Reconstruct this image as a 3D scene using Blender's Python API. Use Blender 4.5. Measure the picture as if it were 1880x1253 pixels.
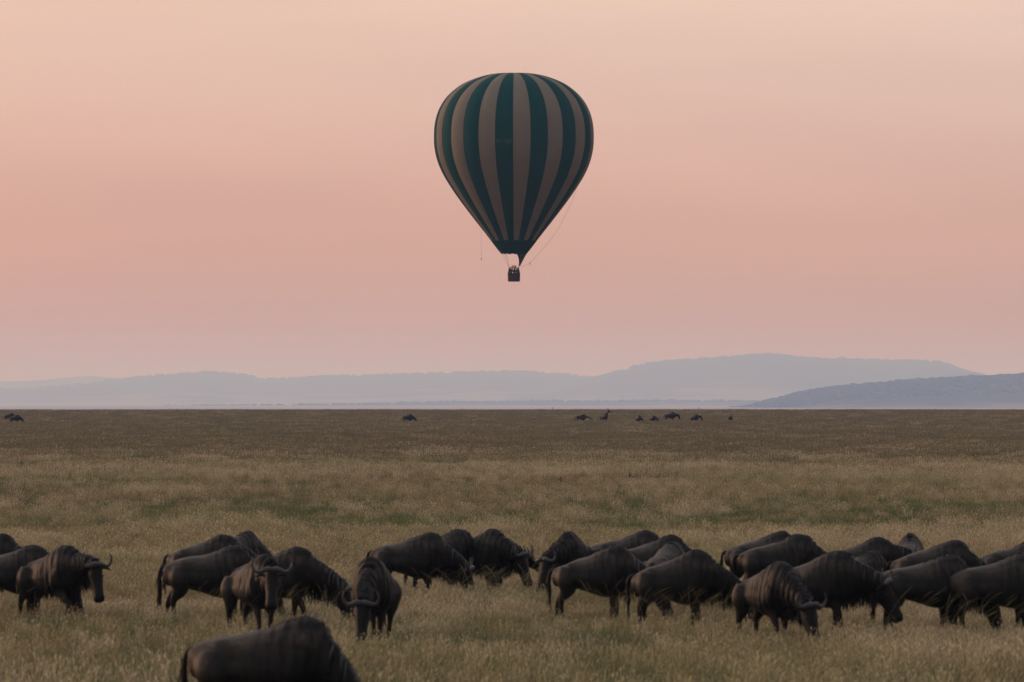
import bpy, bmesh, math, random
import numpy as np
from mathutils import Vector, Matrix

for o in list(bpy.data.objects):
    bpy.data.objects.remove(o)
scene = bpy.context.scene
COL = scene.collection
R = math.radians
rng = np.random.default_rng(7)

# ------------------------------------------------------------------ camera
CAM_H = 3.8
F_PX = 1880 * 200 / 36.0          # focal length in pixels of the 1880 px wide photograph
HORIZON = 738.0                   # eye level in the photograph
cam_data = bpy.data.cameras.new('camera')
cam_data.lens = 200
cam_data.sensor_width = 36
cam_data.clip_start = 1.0
cam_data.clip_end = 120000
cam_data.dof.use_dof = True
cam_data.dof.focus_distance = 420
cam_data.dof.aperture_fstop = 5.8
cam = bpy.data.objects.new('camera', cam_data)
cam.location = (0, 0, CAM_H)
cam.rotation_euler = (R(90) + math.atan((HORIZON - 626.5) / F_PX), 0, 0)
COL.objects.link(cam)
scene.camera = cam

# ------------------------------------------------------------------ sky, sun, exposure
SUN_EL, SUN_AZ = 10.0, -62.0       # azimuth from +Y, negative to the left
world = bpy.data.worlds.new('World')
scene.world = world
world.use_nodes = True
wn, wl = world.node_tree.nodes, world.node_tree.links
wn.clear()
w_out = wn.new('ShaderNodeOutputWorld')
w_bg = wn.new('ShaderNodeBackground')
w_bg.inputs['Strength'].default_value = 1.0
w_sky = wn.new('ShaderNodeTexSky')
w_sky.sky_type = 'NISHITA'
w_sky.sun_disc = False
w_sky.sun_elevation = R(SUN_EL)
w_sky.sun_rotation = R(SUN_AZ)
w_sky.air_density = 1.2
w_sky.dust_density = 4.0
w_sky.ozone_density = 1.5
w_tc = wn.new('ShaderNodeTexCoord')
w_sep = wn.new('ShaderNodeSeparateXYZ')
wl.new(w_tc.outputs['Generated'], w_sep.inputs[0])
# dusty dawn air near the horizon: pink below, cream above, for every direction alike
w_ramp = wn.new('ShaderNodeValToRGB')
cr = w_ramp.color_ramp
cr.interpolation = 'B_SPLINE'
stops = [(0.0, (.58, .26, .07)), (.010, (.60, .26, .07)), (.030, (.70, .38, .25)), (.042, (.76, .45, .355)),
         (.056, (.83, .57, .475)), (.070, (.86, .61, .505)), (.16, (1.0, .72, .61)), (.4, (1.40, .89, .86)), (1.0, (1.42, .92, 1.0))]
while len(cr.elements) < len(stops):
    cr.elements.new(.5)
for e, (p, c) in zip(cr.elements, stops):
    e.position = p
    e.color = (*c, 1)
wl.new(w_sep.outputs['Z'], w_ramp.inputs[0])
# brighter towards the sun's side, dimmer away from it
w_dot = wn.new('ShaderNodeVectorMath'); w_dot.operation = 'DOT_PRODUCT'
w_dot.inputs[1].default_value = (math.sin(R(SUN_AZ)), math.cos(R(SUN_AZ)), 0)
wl.new(w_tc.outputs['Generated'], w_dot.inputs[0])
w_side = wn.new('ShaderNodeMapRange')
w_side.inputs['From Min'].default_value = -1; w_side.inputs['From Max'].default_value = 1
w_side.inputs['To Min'].default_value = .46; w_side.inputs['To Max'].default_value = 1.16
wl.new(w_dot.outputs['Value'], w_side.inputs['Value'])
w_tint = wn.new('ShaderNodeMix'); w_tint.data_type = 'RGBA'
w_tint.inputs['A'].default_value = (1.0, 1.07, 1.12, 1); w_tint.inputs['B'].default_value = (1.0, .90, .83, 1)
w_sd2 = wn.new('ShaderNodeMapRange')
w_sd2.inputs['From Min'].default_value = .30; w_sd2.inputs['From Max'].default_value = .65
wl.new(w_dot.outputs['Value'], w_sd2.inputs['Value'])
wl.new(w_sd2.outputs['Result'], w_tint.inputs['Factor'])
# faint streaks of cloud, stretched level
w_map = wn.new('ShaderNodeMapping'); w_map.inputs['Scale'].default_value = (9, 9, 60)
wl.new(w_tc.outputs['Generated'], w_map.inputs['Vector'])
w_noise = wn.new('ShaderNodeTexNoise'); w_noise.inputs['Scale'].default_value = 1.0
w_noise.inputs['Detail'].default_value = 5; w_noise.inputs['Roughness'].default_value = .5
wl.new(w_map.outputs[0], w_noise.inputs['Vector'])
w_str = wn.new('ShaderNodeMapRange')
w_str.inputs['From Min'].default_value = .3; w_str.inputs['From Max'].default_value = .7
w_str.inputs['To Min'].default_value = .95; w_str.inputs['To Max'].default_value = 1.04
wl.new(w_noise.outputs['Fac'], w_str.inputs['Value'])
w_m0 = wn.new('ShaderNodeMath'); w_m0.operation = 'MULTIPLY'
wl.new(w_side.outputs[0], w_m0.inputs[0]); wl.new(w_str.outputs[0], w_m0.inputs[1])
w_m1 = wn.new('ShaderNodeVectorMath'); w_m1.operation = 'SCALE'
wl.new(w_ramp.outputs['Color'], w_m1.inputs[0]); wl.new(w_m0.outputs[0], w_m1.inputs['Scale'])
w_m2 = wn.new('ShaderNodeVectorMath'); w_m2.operation = 'MULTIPLY'
wl.new(w_m1.outputs[0], w_m2.inputs[0]); wl.new(w_tint.outputs['Result'], w_m2.inputs[1])
# the clear sky itself takes over with height
w_ns = wn.new('ShaderNodeVectorMath'); w_ns.operation = 'SCALE'
w_ns.inputs['Scale'].default_value = .12
wl.new(w_sky.outputs[0], w_ns.inputs[0])
w_fac = wn.new('ShaderNodeMapRange'); w_fac.interpolation_type = 'SMOOTHSTEP'
w_fac.inputs['From Min'].default_value = .1; w_fac.inputs['From Max'].default_value = .8
w_fac.inputs['To Max'].default_value = .25
wl.new(w_sep.outputs['Z'], w_fac.inputs['Value'])
w_mix = wn.new('ShaderNodeMix'); w_mix.data_type = 'RGBA'
wl.new(w_fac.outputs[0], w_mix.inputs['Factor'])
wl.new(w_m2.outputs[0], w_mix.inputs['A']); wl.new(w_ns.outputs[0], w_mix.inputs['B'])
wl.new(w_mix.outputs['Result'], w_bg.inputs['Color'])
wl.new(w_bg.outputs[0], w_out.inputs['Surface'])

sun_data = bpy.data.lights.new('sun', 'SUN')
sun_data.energy = 1.8
sun_data.angle = R(12)
sun_data.color = (1.0, .60, .40)
sun = bpy.data.objects.new('sun', sun_data)
sd = Vector((math.sin(R(SUN_AZ)) * math.cos(R(SUN_EL)), math.cos(R(SUN_AZ)) * math.cos(R(SUN_EL)), math.sin(R(SUN_EL))))
sun.rotation_euler = sd.to_track_quat('Z', 'Y').to_euler()
COL.objects.link(sun)

scene.view_settings.view_transform = 'Standard'
scene.view_settings.look = 'None'
scene.view_settings.exposure = 0
scene.view_settings.gamma = 1
scene.view_settings.use_curve_mapping = False
scene.render.engine = 'CYCLES'
scene.cycles.use_denoising = True
scene.cycles.max_bounces = 6
scene.cycles.volume_bounces = 1
scene.cycles.transparent_max_bounces = 4

# ------------------------------------------------------------------ helpers
def px_x(px, d):
    return (px - 940.0) / F_PX * d

def px_z(py, d):
    return CAM_H + (HORIZON - py) / F_PX * d

def tag(o, label=None, cat=None, group=None, kind=None):
    if label: o['label'] = label
    if cat: o['category'] = cat
    if group: o['group'] = group
    if kind: o['kind'] = kind
    return o

def link(name, mesh, parent=None, mat=None, smooth=True):
    o = bpy.data.objects.new(name, mesh)
    COL.objects.link(o)
    if mat is not None:
        mesh.materials.clear()
        mesh.materials.append(mat)
    if smooth and len(mesh.polygons):
        mesh.polygons.foreach_set('use_smooth', np.ones(len(mesh.polygons), bool))
    if parent is not None:
        o.parent = parent
    return o

def mesh_from(name, verts, faces):
    m = bpy.data.meshes.new(name)
    m.from_pydata([tuple(map(float, v)) for v in verts], [], faces)
    m.update()
    return m

def empty(name, loc=(0, 0, 0), rz=0):
    o = bpy.data.objects.new(name, None)
    o.empty_display_size = .3
    o.location = loc
    o.rotation_euler = (0, 0, rz)
    COL.objects.link(o)
    return o

class Geo:
    """collects vertices and faces of one mesh"""
    def __init__(self):
        self.v, self.f = [], []
    def loft(self, rings, close=True):
        base = len(self.v); n = len(rings[0])
        for r in rings: self.v.extend(r)
        for i in range(len(rings) - 1):
            for j in range(n):
                a = base + i * n + j; b = base + i * n + (j + 1) % n
                self.f.append((a, b, b + n, a + n))
        if close:
            for ring, k in ((rings[0], 0), (rings[-1], len(rings) - 1)):
                c = len(self.v); self.v.append(np.mean(np.array(ring), axis=0))
                for j in range(n):
                    a = base + k * n + j; b = base + k * n + (j + 1) % n
                    self.f.append((b, a, c) if k == 0 else (a, b, c))
    def tube(self, pts, radii, n=10, flat=1.0, ref=(0, 1, 0)):
        pts = [np.array(p, float) for p in pts]; rings = []
        for i, p in enumerate(pts):
            t = pts[min(i + 1, len(pts) - 1)] - pts[max(i - 1, 0)]
            t /= max(np.linalg.norm(t), 1e-9)
            r = np.array(ref, float); r -= t * r.dot(t)
            if np.linalg.norm(r) < .1: r = np.array((1., 0, 0)) - t * t[0]
            r /= np.linalg.norm(r); u = np.cross(t, r)
            rr = radii[i] if hasattr(radii, '__len__') else radii
            rings.append([p + rr * (flat * math.cos(a) * r + math.sin(a) * u) for a in np.arange(n) * 2 * math.pi / n])
        self.loft(rings)
    def box(self, c, s, rz=0):
        b = len(self.v); cz, sz = math.cos(rz), math.sin(rz)
        for dz in (-.5, .5):
            for dx, dy in ((-.5, -.5), (.5, -.5), (.5, .5), (-.5, .5)):
                x, y = dx * s[0], dy * s[1]
                self.v.append((c[0] + x * cz - y * sz, c[1] + x * sz + y * cz, c[2] + dz * s[2]))
        for f in ((3, 2, 1, 0), (4, 5, 6, 7), (0, 1, 5, 4), (1, 2, 6, 5), (2, 3, 7, 6), (3, 0, 4, 7)):
            self.f.append(tuple(b + i for i in f))
    def strip(self, pts, widths, side):
        """a thin tapering ribbon (a lock of hair, a blade) ending in a point"""
        b = len(self.v); side = np.array(side, float)
        for p, w in zip(pts[:-1], widths[:-1]):
            self.v.append(np.array(p) - side * w * .5); self.v.append(np.array(p) + side * w * .5)
        self.v.append(np.array(pts[-1]))
        n = len(pts) - 1
        for i in range(n - 1):
            self.f.append((b + 2 * i, b + 2 * i + 1, b + 2 * i + 3, b + 2 * i + 2))
        self.f.append((b + 2 * n - 2, b + 2 * n - 1, b + 2 * n))
    def mesh(self, name):
        return mesh_from(name, self.v, self.f)

def spline(pts, n):
    """Catmull-Rom through pts (any dimension), n samples"""
    P = np.array(pts, float); P = np.vstack([2 * P[0] - P[1], P, 2 * P[-1] - P[-2]]); m = len(P) - 3; out = []
    for t in np.linspace(0, m - 1e-9, n):
        i = int(t); u = t - i; a, b, c, d = P[i:i + 4]
        out.append(.5 * (2 * b + (c - a) * u + (2 * a - 5 * b + 4 * c - d) * u * u + (3 * b - a - 3 * c + d) * u ** 3))
    return np.array(out)

_lat = np.random.default_rng(3).random((256, 256))
def vnoise(x, y, seed=0):
    """smooth value noise 0..1 on numpy arrays"""
    x = np.asarray(x, float) + seed * 17.31; y = np.asarray(y, float) + seed * 9.77
    xi = np.floor(x).astype(int); yi = np.floor(y).astype(int); u = x - xi; v = y - yi
    u = u * u * (3 - 2 * u); v = v * v * (3 - 2 * v)
    a = _lat[xi % 256, yi % 256]; b = _lat[(xi + 1) % 256, yi % 256]; c = _lat[xi % 256, (yi + 1) % 256]; d = _lat[(xi + 1) % 256, (yi + 1) % 256]
    return (a * (1 - u) + b * u) * (1 - v) + (c * (1 - u) + d * u) * v

def fbm(x, y, seed=0, octs=4):
    s, a, t = 0, 1.0, 0
    for k in range(octs):
        s = s + a * vnoise(np.asarray(x) * 2 ** k, np.asarray(y) * 2 ** k, seed + k); t += a; a *= .5
    return s / t

# ------------------------------------------------------------------ materials
def nt(name):
    m = bpy.data.materials.new(name); m.use_nodes = True
    n = m.node_tree.nodes; b = n['Principled BSDF']
    return m, n, m.node_tree.links, b

def simple_mat(name, col, rough=.7, spec=.3, metal=0, var=.25, scale=8.0, bump=0):
    """one colour broken up by a soft noise in object space"""
    m, n, l, b = nt(name)
    tc = n.new('ShaderNodeTexCoord'); nz = n.new('ShaderNodeTexNoise')
    nz.inputs['Scale'].default_value = scale; nz.inputs['Detail'].default_value = 6
    l.new(tc.outputs['Object'], nz.inputs['Vector'])
    mx = n.new('ShaderNodeMix'); mx.data_type = 'RGBA'
    mx.inputs['A'].default_value = (*[c * (1 - var) for c in col], 1); mx.inputs['B'].default_value = (*[min(1, c * (1 + var)) for c in col], 1)
    l.new(nz.outputs['Fac'], mx.inputs['Factor']); l.new(mx.outputs['Result'], b.inputs['Base Color'])
    b.inputs['Roughness'].default_value = rough; b.inputs['Specular IOR Level'].default_value = spec; b.inputs['Metallic'].default_value = metal
    if bump:
        bp = n.new('ShaderNodeBump'); bp.inputs['Strength'].default_value = bump; bp.inputs['Distance'].default_value = .02
        l.new(nz.outputs['Fac'], bp.inputs['Height']); l.new(bp.outputs[0], b.inputs['Normal'])
    return m

def hide_mat():
    """short coat: pigment from the mesh, broken by fine hair noise"""
    m, n, l, b = nt('animal_coat')
    at = n.new('ShaderNodeAttribute'); at.attribute_name = 'pigment_and_light'
    tc = n.new('ShaderNodeTexCoord')
    mp = n.new('ShaderNodeMapping'); mp.inputs['Scale'].default_value = (60, 60, 11)
    l.new(tc.outputs['Object'], mp.inputs['Vector'])
    nz = n.new('ShaderNodeTexNoise'); nz.inputs['Scale'].default_value = 1; nz.inputs['Detail'].default_value = 4
    l.new(mp.outputs[0], nz.inputs['Vector'])
    n2 = n.new('ShaderNodeTexNoise'); n2.inputs['Scale'].default_value = 7; n2.inputs['Detail'].default_value = 4
    l.new(tc.outputs['Object'], n2.inputs['Vector'])
    mm = n.new('ShaderNodeMath'); mm.operation = 'MULTIPLY'
    l.new(nz.outputs['Fac'], mm.inputs[0]); l.new(n2.outputs['Fac'], mm.inputs[1])
    mr = n.new('ShaderNodeMapRange'); mr.inputs['From Min'].default_value = .1; mr.inputs['From Max'].default_value = .4
    mr.inputs['To Min'].default_value = .55; mr.inputs['To Max'].default_value = 1.45
    l.new(mm.outputs[0], mr.inputs['Value'])
    sc = n.new('ShaderNodeVectorMath'); sc.operation = 'SCALE'
    l.new(at.outputs['Color'], sc.inputs[0]); l.new(mr.outputs[0], sc.inputs['Scale'])
    l.new(sc.outputs[0], b.inputs['Base Color'])
    b.inputs['Roughness'].default_value = .5; b.inputs['Specular IOR Level'].default_value = .14
    bp = n.new('ShaderNodeBump'); bp.inputs['Strength'].default_value = .6; bp.inputs['Distance'].default_value = .02
    l.new(nz.outputs['Fac'], bp.inputs['Height']); l.new(bp.outputs[0], b.inputs['Normal'])
    return m

M_COAT = hide_mat()
M_HAIR = simple_mat('mane_hair', (.0045, .0050, .0055), rough=.6, spec=.15, var=.5, scale=14)
M_PALEHAIR = simple_mat('mane_hair_pale', (.055, .057, .057), rough=.6, spec=.2, var=.4, scale=14)
M_HORN = simple_mat('horn_keratin', (.034, .036, .040), rough=.45, spec=.25, var=.45, scale=22, bump=.2)
M_EYE = simple_mat('eye_black', (.006, .005, .005), rough=.08, spec=.6, var=.1)

# ------------------------------------------------------------------ ground
PROF = np.array([(-300, .5), (20, .5), (45, .42), (60, .34), (78, .12), (92, .03), (110, 0), (165, 0), (300, .16), (450, .32), (620, .56), (768, .84),
                 (930, 1.38), (1060, 1.82), (1120, 1.88), (1200, 1.6), (1500, -1.0), (2500, -6.0), (4200, -11), (60000, -12)])
_pd = np.concatenate([np.arange(-300, 3000, 2.0), np.arange(3000, 60000, 200.)])
_pz = np.interp(_pd, PROF[:, 0], PROF[:, 1])
_k = 15
_pzs = _pz.copy(); _pzs[_k:1600 - _k] = np.convolve(_pz[:1600], np.ones(2 * _k + 1) / (2 * _k + 1), 'valid')
def gz(x, y):
    y = np.asarray(y, float); x = np.asarray(x, float)
    far = np.clip((y - 250) / 500, 0, 1) * np.clip((1800 - y) / 300, 0, 1)
    return np.interp(y, _pd, _pzs) + (fbm(x / 60, y / 90, 5, 3) - .5) * .14 * far + (fbm(x / 9, y / 9, 11, 2) - .5) * .05 * np.clip((300 - y) / 100, 0, 1)

def ground_material():
    m, n, l, b = nt('savanna_soil')
    geo = n.new('ShaderNodeNewGeometry')
    a = n.new('ShaderNodeTexNoise'); a.inputs['Scale'].default_value = .02; a.inputs['Detail'].default_value = 8
    c = n.new('ShaderNodeTexNoise'); c.inputs['Scale'].default_value = 1.3; c.inputs['Detail'].default_value = 6
    l.new(geo.outputs['Position'], a.inputs['Vector']); l.new(geo.outputs['Position'], c.inputs['Vector'])
    r = n.new('ShaderNodeValToRGB'); r.color_ramp.elements[0].position = .38; r.color_ramp.elements[1].position = .62
    r.color_ramp.elements[0].color = (.16, .12, .075, 1); r.color_ramp.elements[1].color = (.24, .175, .11, 1)
    l.new(a.outputs['Fac'], r.inputs[0])
    r2 = n.new('ShaderNodeMapRange'); r2.inputs['To Min'].default_value = .55; r2.inputs['To Max'].default_value = 1.2
    l.new(c.outputs['Fac'], r2.inputs['Value'])
    s = n.new('ShaderNodeVectorMath'); s.operation = 'SCALE'
    l.new(r.outputs[0], s.inputs[0]); l.new(r2.outputs[0], s.inputs['Scale'])
    # the dry lake plain far beyond the rise is pale
    sp = n.new('ShaderNodeSeparateXYZ'); l.new(geo.outputs['Position'], sp.inputs[0])
    mr = n.new('ShaderNodeMapRange'); mr.inputs['From Min'].default_value = 1600; mr.inputs['From Max'].default_value = 4000
    l.new(sp.outputs['Y'], mr.inputs['Value'])
    mx = n.new('ShaderNodeMix'); mx.data_type = 'RGBA'; mx.inputs['B'].default_value = (.30, .25, .22, 1)
    l.new(mr.outputs[0], mx.inputs['Factor']); l.new(s.outputs[0], mx.inputs['A'])
    l.new(mx.outputs['Result'], b.inputs['Base Color'])
    b.inputs['Roughness'].default_value = .95; b.inputs['Specular IOR Level'].default_value = .1
    return m

def build_ground():
    ys = np.concatenate([np.arange(-60, 60, 10), np.arange(60, 240, 3.0), np.arange(240, 1400, 10.), np.geomspace(1400, 50000, 60)])
    us = np.linspace(-1, 1, 61); us = np.sign(us) * np.abs(us) ** 1.3
    Y, U = np.meshgrid(ys, us, indexing='ij')
    X = U * (60 + np.abs(Y) * .36)
    Z = gz(X, Y)
    n = len(us)
    idx = np.arange(len(ys) * n).reshape(len(ys), n)
    f = np.stack([idx[:-1, :-1], idx[:-1, 1:], idx[1:, 1:], idx[1:, :-1]], -1).reshape(-1, 4)
    m = mesh_from('ground', np.stack([X, Y, Z], -1).reshape(-1, 3), f.tolist())
    o = link('ground', m, None, ground_material())
    tag(o, kind='structure')
build_ground()

# ------------------------------------------------------------------ hills
def hill_material(name, forest, base_mist, top_dark):
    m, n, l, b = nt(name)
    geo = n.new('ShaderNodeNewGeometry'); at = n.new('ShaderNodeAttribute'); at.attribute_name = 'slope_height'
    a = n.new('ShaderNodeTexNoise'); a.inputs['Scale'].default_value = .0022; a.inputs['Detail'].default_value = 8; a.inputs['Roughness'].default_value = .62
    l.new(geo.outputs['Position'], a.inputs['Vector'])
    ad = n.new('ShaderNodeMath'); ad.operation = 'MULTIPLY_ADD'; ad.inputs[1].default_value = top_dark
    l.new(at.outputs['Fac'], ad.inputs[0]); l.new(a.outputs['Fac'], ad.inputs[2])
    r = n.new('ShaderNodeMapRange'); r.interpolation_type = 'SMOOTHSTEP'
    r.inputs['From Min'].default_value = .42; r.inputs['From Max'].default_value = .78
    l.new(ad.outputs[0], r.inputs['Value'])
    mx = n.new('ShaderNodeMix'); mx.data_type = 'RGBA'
    mx.inputs['A'].default_value = (*base_mist, 1); mx.inputs['B'].default_value = (*forest, 1)  # pale foot of the slope: low mist painted into the colour
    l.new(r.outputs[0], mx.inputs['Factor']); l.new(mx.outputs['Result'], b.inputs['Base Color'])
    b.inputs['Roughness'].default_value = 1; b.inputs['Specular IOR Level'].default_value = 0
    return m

M_TREES = simple_mat('distant_woodland', (.016, .026, .022), rough=1, spec=0, var=.4, scale=.02)

def crown_lump(g, c, r, rr):
    ph = rr.uniform(0, 6.28); rings = []
    for k, (h, w) in enumerate(((-.5, .45), (-.1, .95), (.35, .85), (.7, .4))):
        rings.append([(c[0] + r * w * (1 + .25 * math.sin(3 * a + ph + k)) * math.cos(a), c[1] + r * w * math.sin(a), c[2] + r * h * .9) for a in np.arange(6) * math.pi / 3])
    g.loft(rings)

def make_hill(name, d, prof, depth, mat, label, seed, rough, n_trees=0, tree_r=6, crest_only=True, base=-14):
    """one ridge: PROF lists (photo x, photo y) of its skyline, D its distance; a solid heightfield with a front and a back slope"""
    prof = np.array(prof, float)
    xs = np.linspace(prof[0, 0], prof[-1, 0], 260)
    sm = spline(prof, 400); ridge_y = np.interp(xs, sm[:, 0], sm[:, 1])
    X = px_x(xs, d)
    vs = np.concatenate([np.linspace(-1, 0, 15), np.linspace(.12, 1, 6)])
    ridge_z = px_z(ridge_y, d)
    V = []; SH = []
    for v in vs:
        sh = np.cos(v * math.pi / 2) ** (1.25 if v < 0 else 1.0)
        Y = d + v * depth * (1 + .25 * (vnoise(X / depth * 2, X * 0, seed) - .5))
        nz = (fbm(X / (depth * .16), Y / (depth * .3), seed, 4) - .5)
        amp = rough * (1 - abs(v)) * np.clip(-v * 4, 0, 1) if v < 0 else 0
        Z = base + (ridge_z - base) * sh + nz * amp
        if v == 0:
            Z = Z + (fbm(X / (d * .0016), X * 0, seed + 5, 3) - .5) * d * .00022
        V.append(np.stack([X, Y, Z], -1)); SH.append(np.full(len(X), sh))
    V = np.array(V); n = len(xs)
    idx = np.arange(V.shape[0] * n).reshape(V.shape[0], n)
    f = np.stack([idx[:-1, :-1], idx[:-1, 1:], idx[1:, 1:], idx[1:, :-1]], -1).reshape(-1, 4)
    m = mesh_from(name, V.reshape(-1, 3), f.tolist())
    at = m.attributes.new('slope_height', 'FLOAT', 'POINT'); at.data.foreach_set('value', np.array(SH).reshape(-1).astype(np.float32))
    o = link(name, m, None, mat); tag(o, label, kind='structure')
    if n_trees:
        g = Geo(); rr = np.random.default_rng(seed + 40)
        for _ in range(n_trees):
            i = rr.uniform(0, n - 1.001); row = 14 if crest_only or rr.random() < .3 else rr.uniform(5, 14)
            i0, r0 = int(i), min(int(row), 13); u, w = i - i0, row - r0
            p = (V[r0, i0] * (1 - u) + V[r0, i0 + 1] * u) * (1 - w) + (V[r0 + 1, i0] * (1 - u) + V[r0 + 1, i0 + 1] * u) * w
            r = tree_r * rr.uniform(.5, 1.25) * (1.3 if rr.random() < .05 else 1)
            crown_lump(g, p + (0, 0, r * .25), r, rr)
        w = link('hillside_woodland', g.mesh('hillside_woodland'), None, M_TREES, smooth=False)
        tag(w, 'trees along the crest of the ' + label, 'woodland', kind='stuff')
    return o

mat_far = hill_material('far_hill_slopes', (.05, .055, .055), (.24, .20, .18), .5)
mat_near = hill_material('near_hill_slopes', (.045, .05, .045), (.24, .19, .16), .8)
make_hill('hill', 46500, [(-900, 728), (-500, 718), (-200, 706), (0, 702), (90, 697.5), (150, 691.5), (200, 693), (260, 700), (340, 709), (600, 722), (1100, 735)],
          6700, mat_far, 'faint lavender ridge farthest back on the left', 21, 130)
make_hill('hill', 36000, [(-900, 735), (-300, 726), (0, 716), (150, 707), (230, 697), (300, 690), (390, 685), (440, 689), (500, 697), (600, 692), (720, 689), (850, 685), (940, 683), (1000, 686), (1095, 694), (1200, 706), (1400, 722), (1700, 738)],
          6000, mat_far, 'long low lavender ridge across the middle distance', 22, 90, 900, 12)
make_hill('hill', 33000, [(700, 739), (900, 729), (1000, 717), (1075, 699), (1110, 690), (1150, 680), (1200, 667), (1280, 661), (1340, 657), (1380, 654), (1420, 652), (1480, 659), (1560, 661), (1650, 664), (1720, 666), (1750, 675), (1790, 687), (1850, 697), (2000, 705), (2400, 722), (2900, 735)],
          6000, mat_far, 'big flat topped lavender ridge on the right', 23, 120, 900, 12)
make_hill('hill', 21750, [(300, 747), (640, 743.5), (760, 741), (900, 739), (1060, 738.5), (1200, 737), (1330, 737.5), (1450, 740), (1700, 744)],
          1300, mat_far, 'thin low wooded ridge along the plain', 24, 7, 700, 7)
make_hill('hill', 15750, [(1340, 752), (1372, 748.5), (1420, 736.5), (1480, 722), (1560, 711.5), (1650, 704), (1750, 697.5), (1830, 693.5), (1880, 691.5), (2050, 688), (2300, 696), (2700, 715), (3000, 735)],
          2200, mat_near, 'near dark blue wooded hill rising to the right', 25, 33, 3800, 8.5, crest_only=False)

# ------------------------------------------------------------------ balloon
BD = 720.0
BS = F_PX / BD
BX = px_x(943.5, BD)

def fabric(name, col):
    m, n, l, b = nt(name)
    tc = n.new('ShaderNodeTexCoord')
    nz = n.new('ShaderNodeTexNoise'); nz.inputs['Scale'].default_value = .45; nz.inputs['Detail'].default_value = 6
    l.new(tc.outputs['Object'], nz.inputs['Vector'])
    mx = n.new('ShaderNodeMix'); mx.data_type = 'RGBA'
    mx.inputs['A'].default_value = (*[c * .8 for c in col], 1); mx.inputs['B'].default_value = (*[c * 1.15 for c in col], 1)
    l.new(nz.outputs['Fac'], mx.inputs['Factor']); l.new(mx.outputs['Result'], b.inputs['Base Color'])
    b.inputs['Roughness'].default_value = .7; b.inputs['Specular IOR Level'].default_value = .04
    return m

M_TEAL = fabric('teal_fabric', (.0003, .046, .043))
M_TAN = fabric('tan_fabric', (.165, .148, .118))
M_DARKTEAL = fabric('scoop_fabric', (.0006, .040, .037))
M_WICKER = simple_mat('wicker', (.05, .035, .03), rough=.8, var=.5, scale=30, bump=.5)
M_LEATHER = simple_mat('dark_leather', (.02, .018, .02), rough=.6, var=.3)
M_STEEL = simple_mat('burner_steel', (.45, .43, .42), rough=.35, metal=1, var=.2)
M_BRASS = simple_mat('burner_brass', (.62, .33, .08), rough=.35, metal=1, var=.3)
M_ROPE = simple_mat('rope', (.34, .24, .19), rough=.9, var=.2)
M_LETTER = simple_mat('registration_paint', (.045, .085, .09), rough=.6, var=.1)

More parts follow.
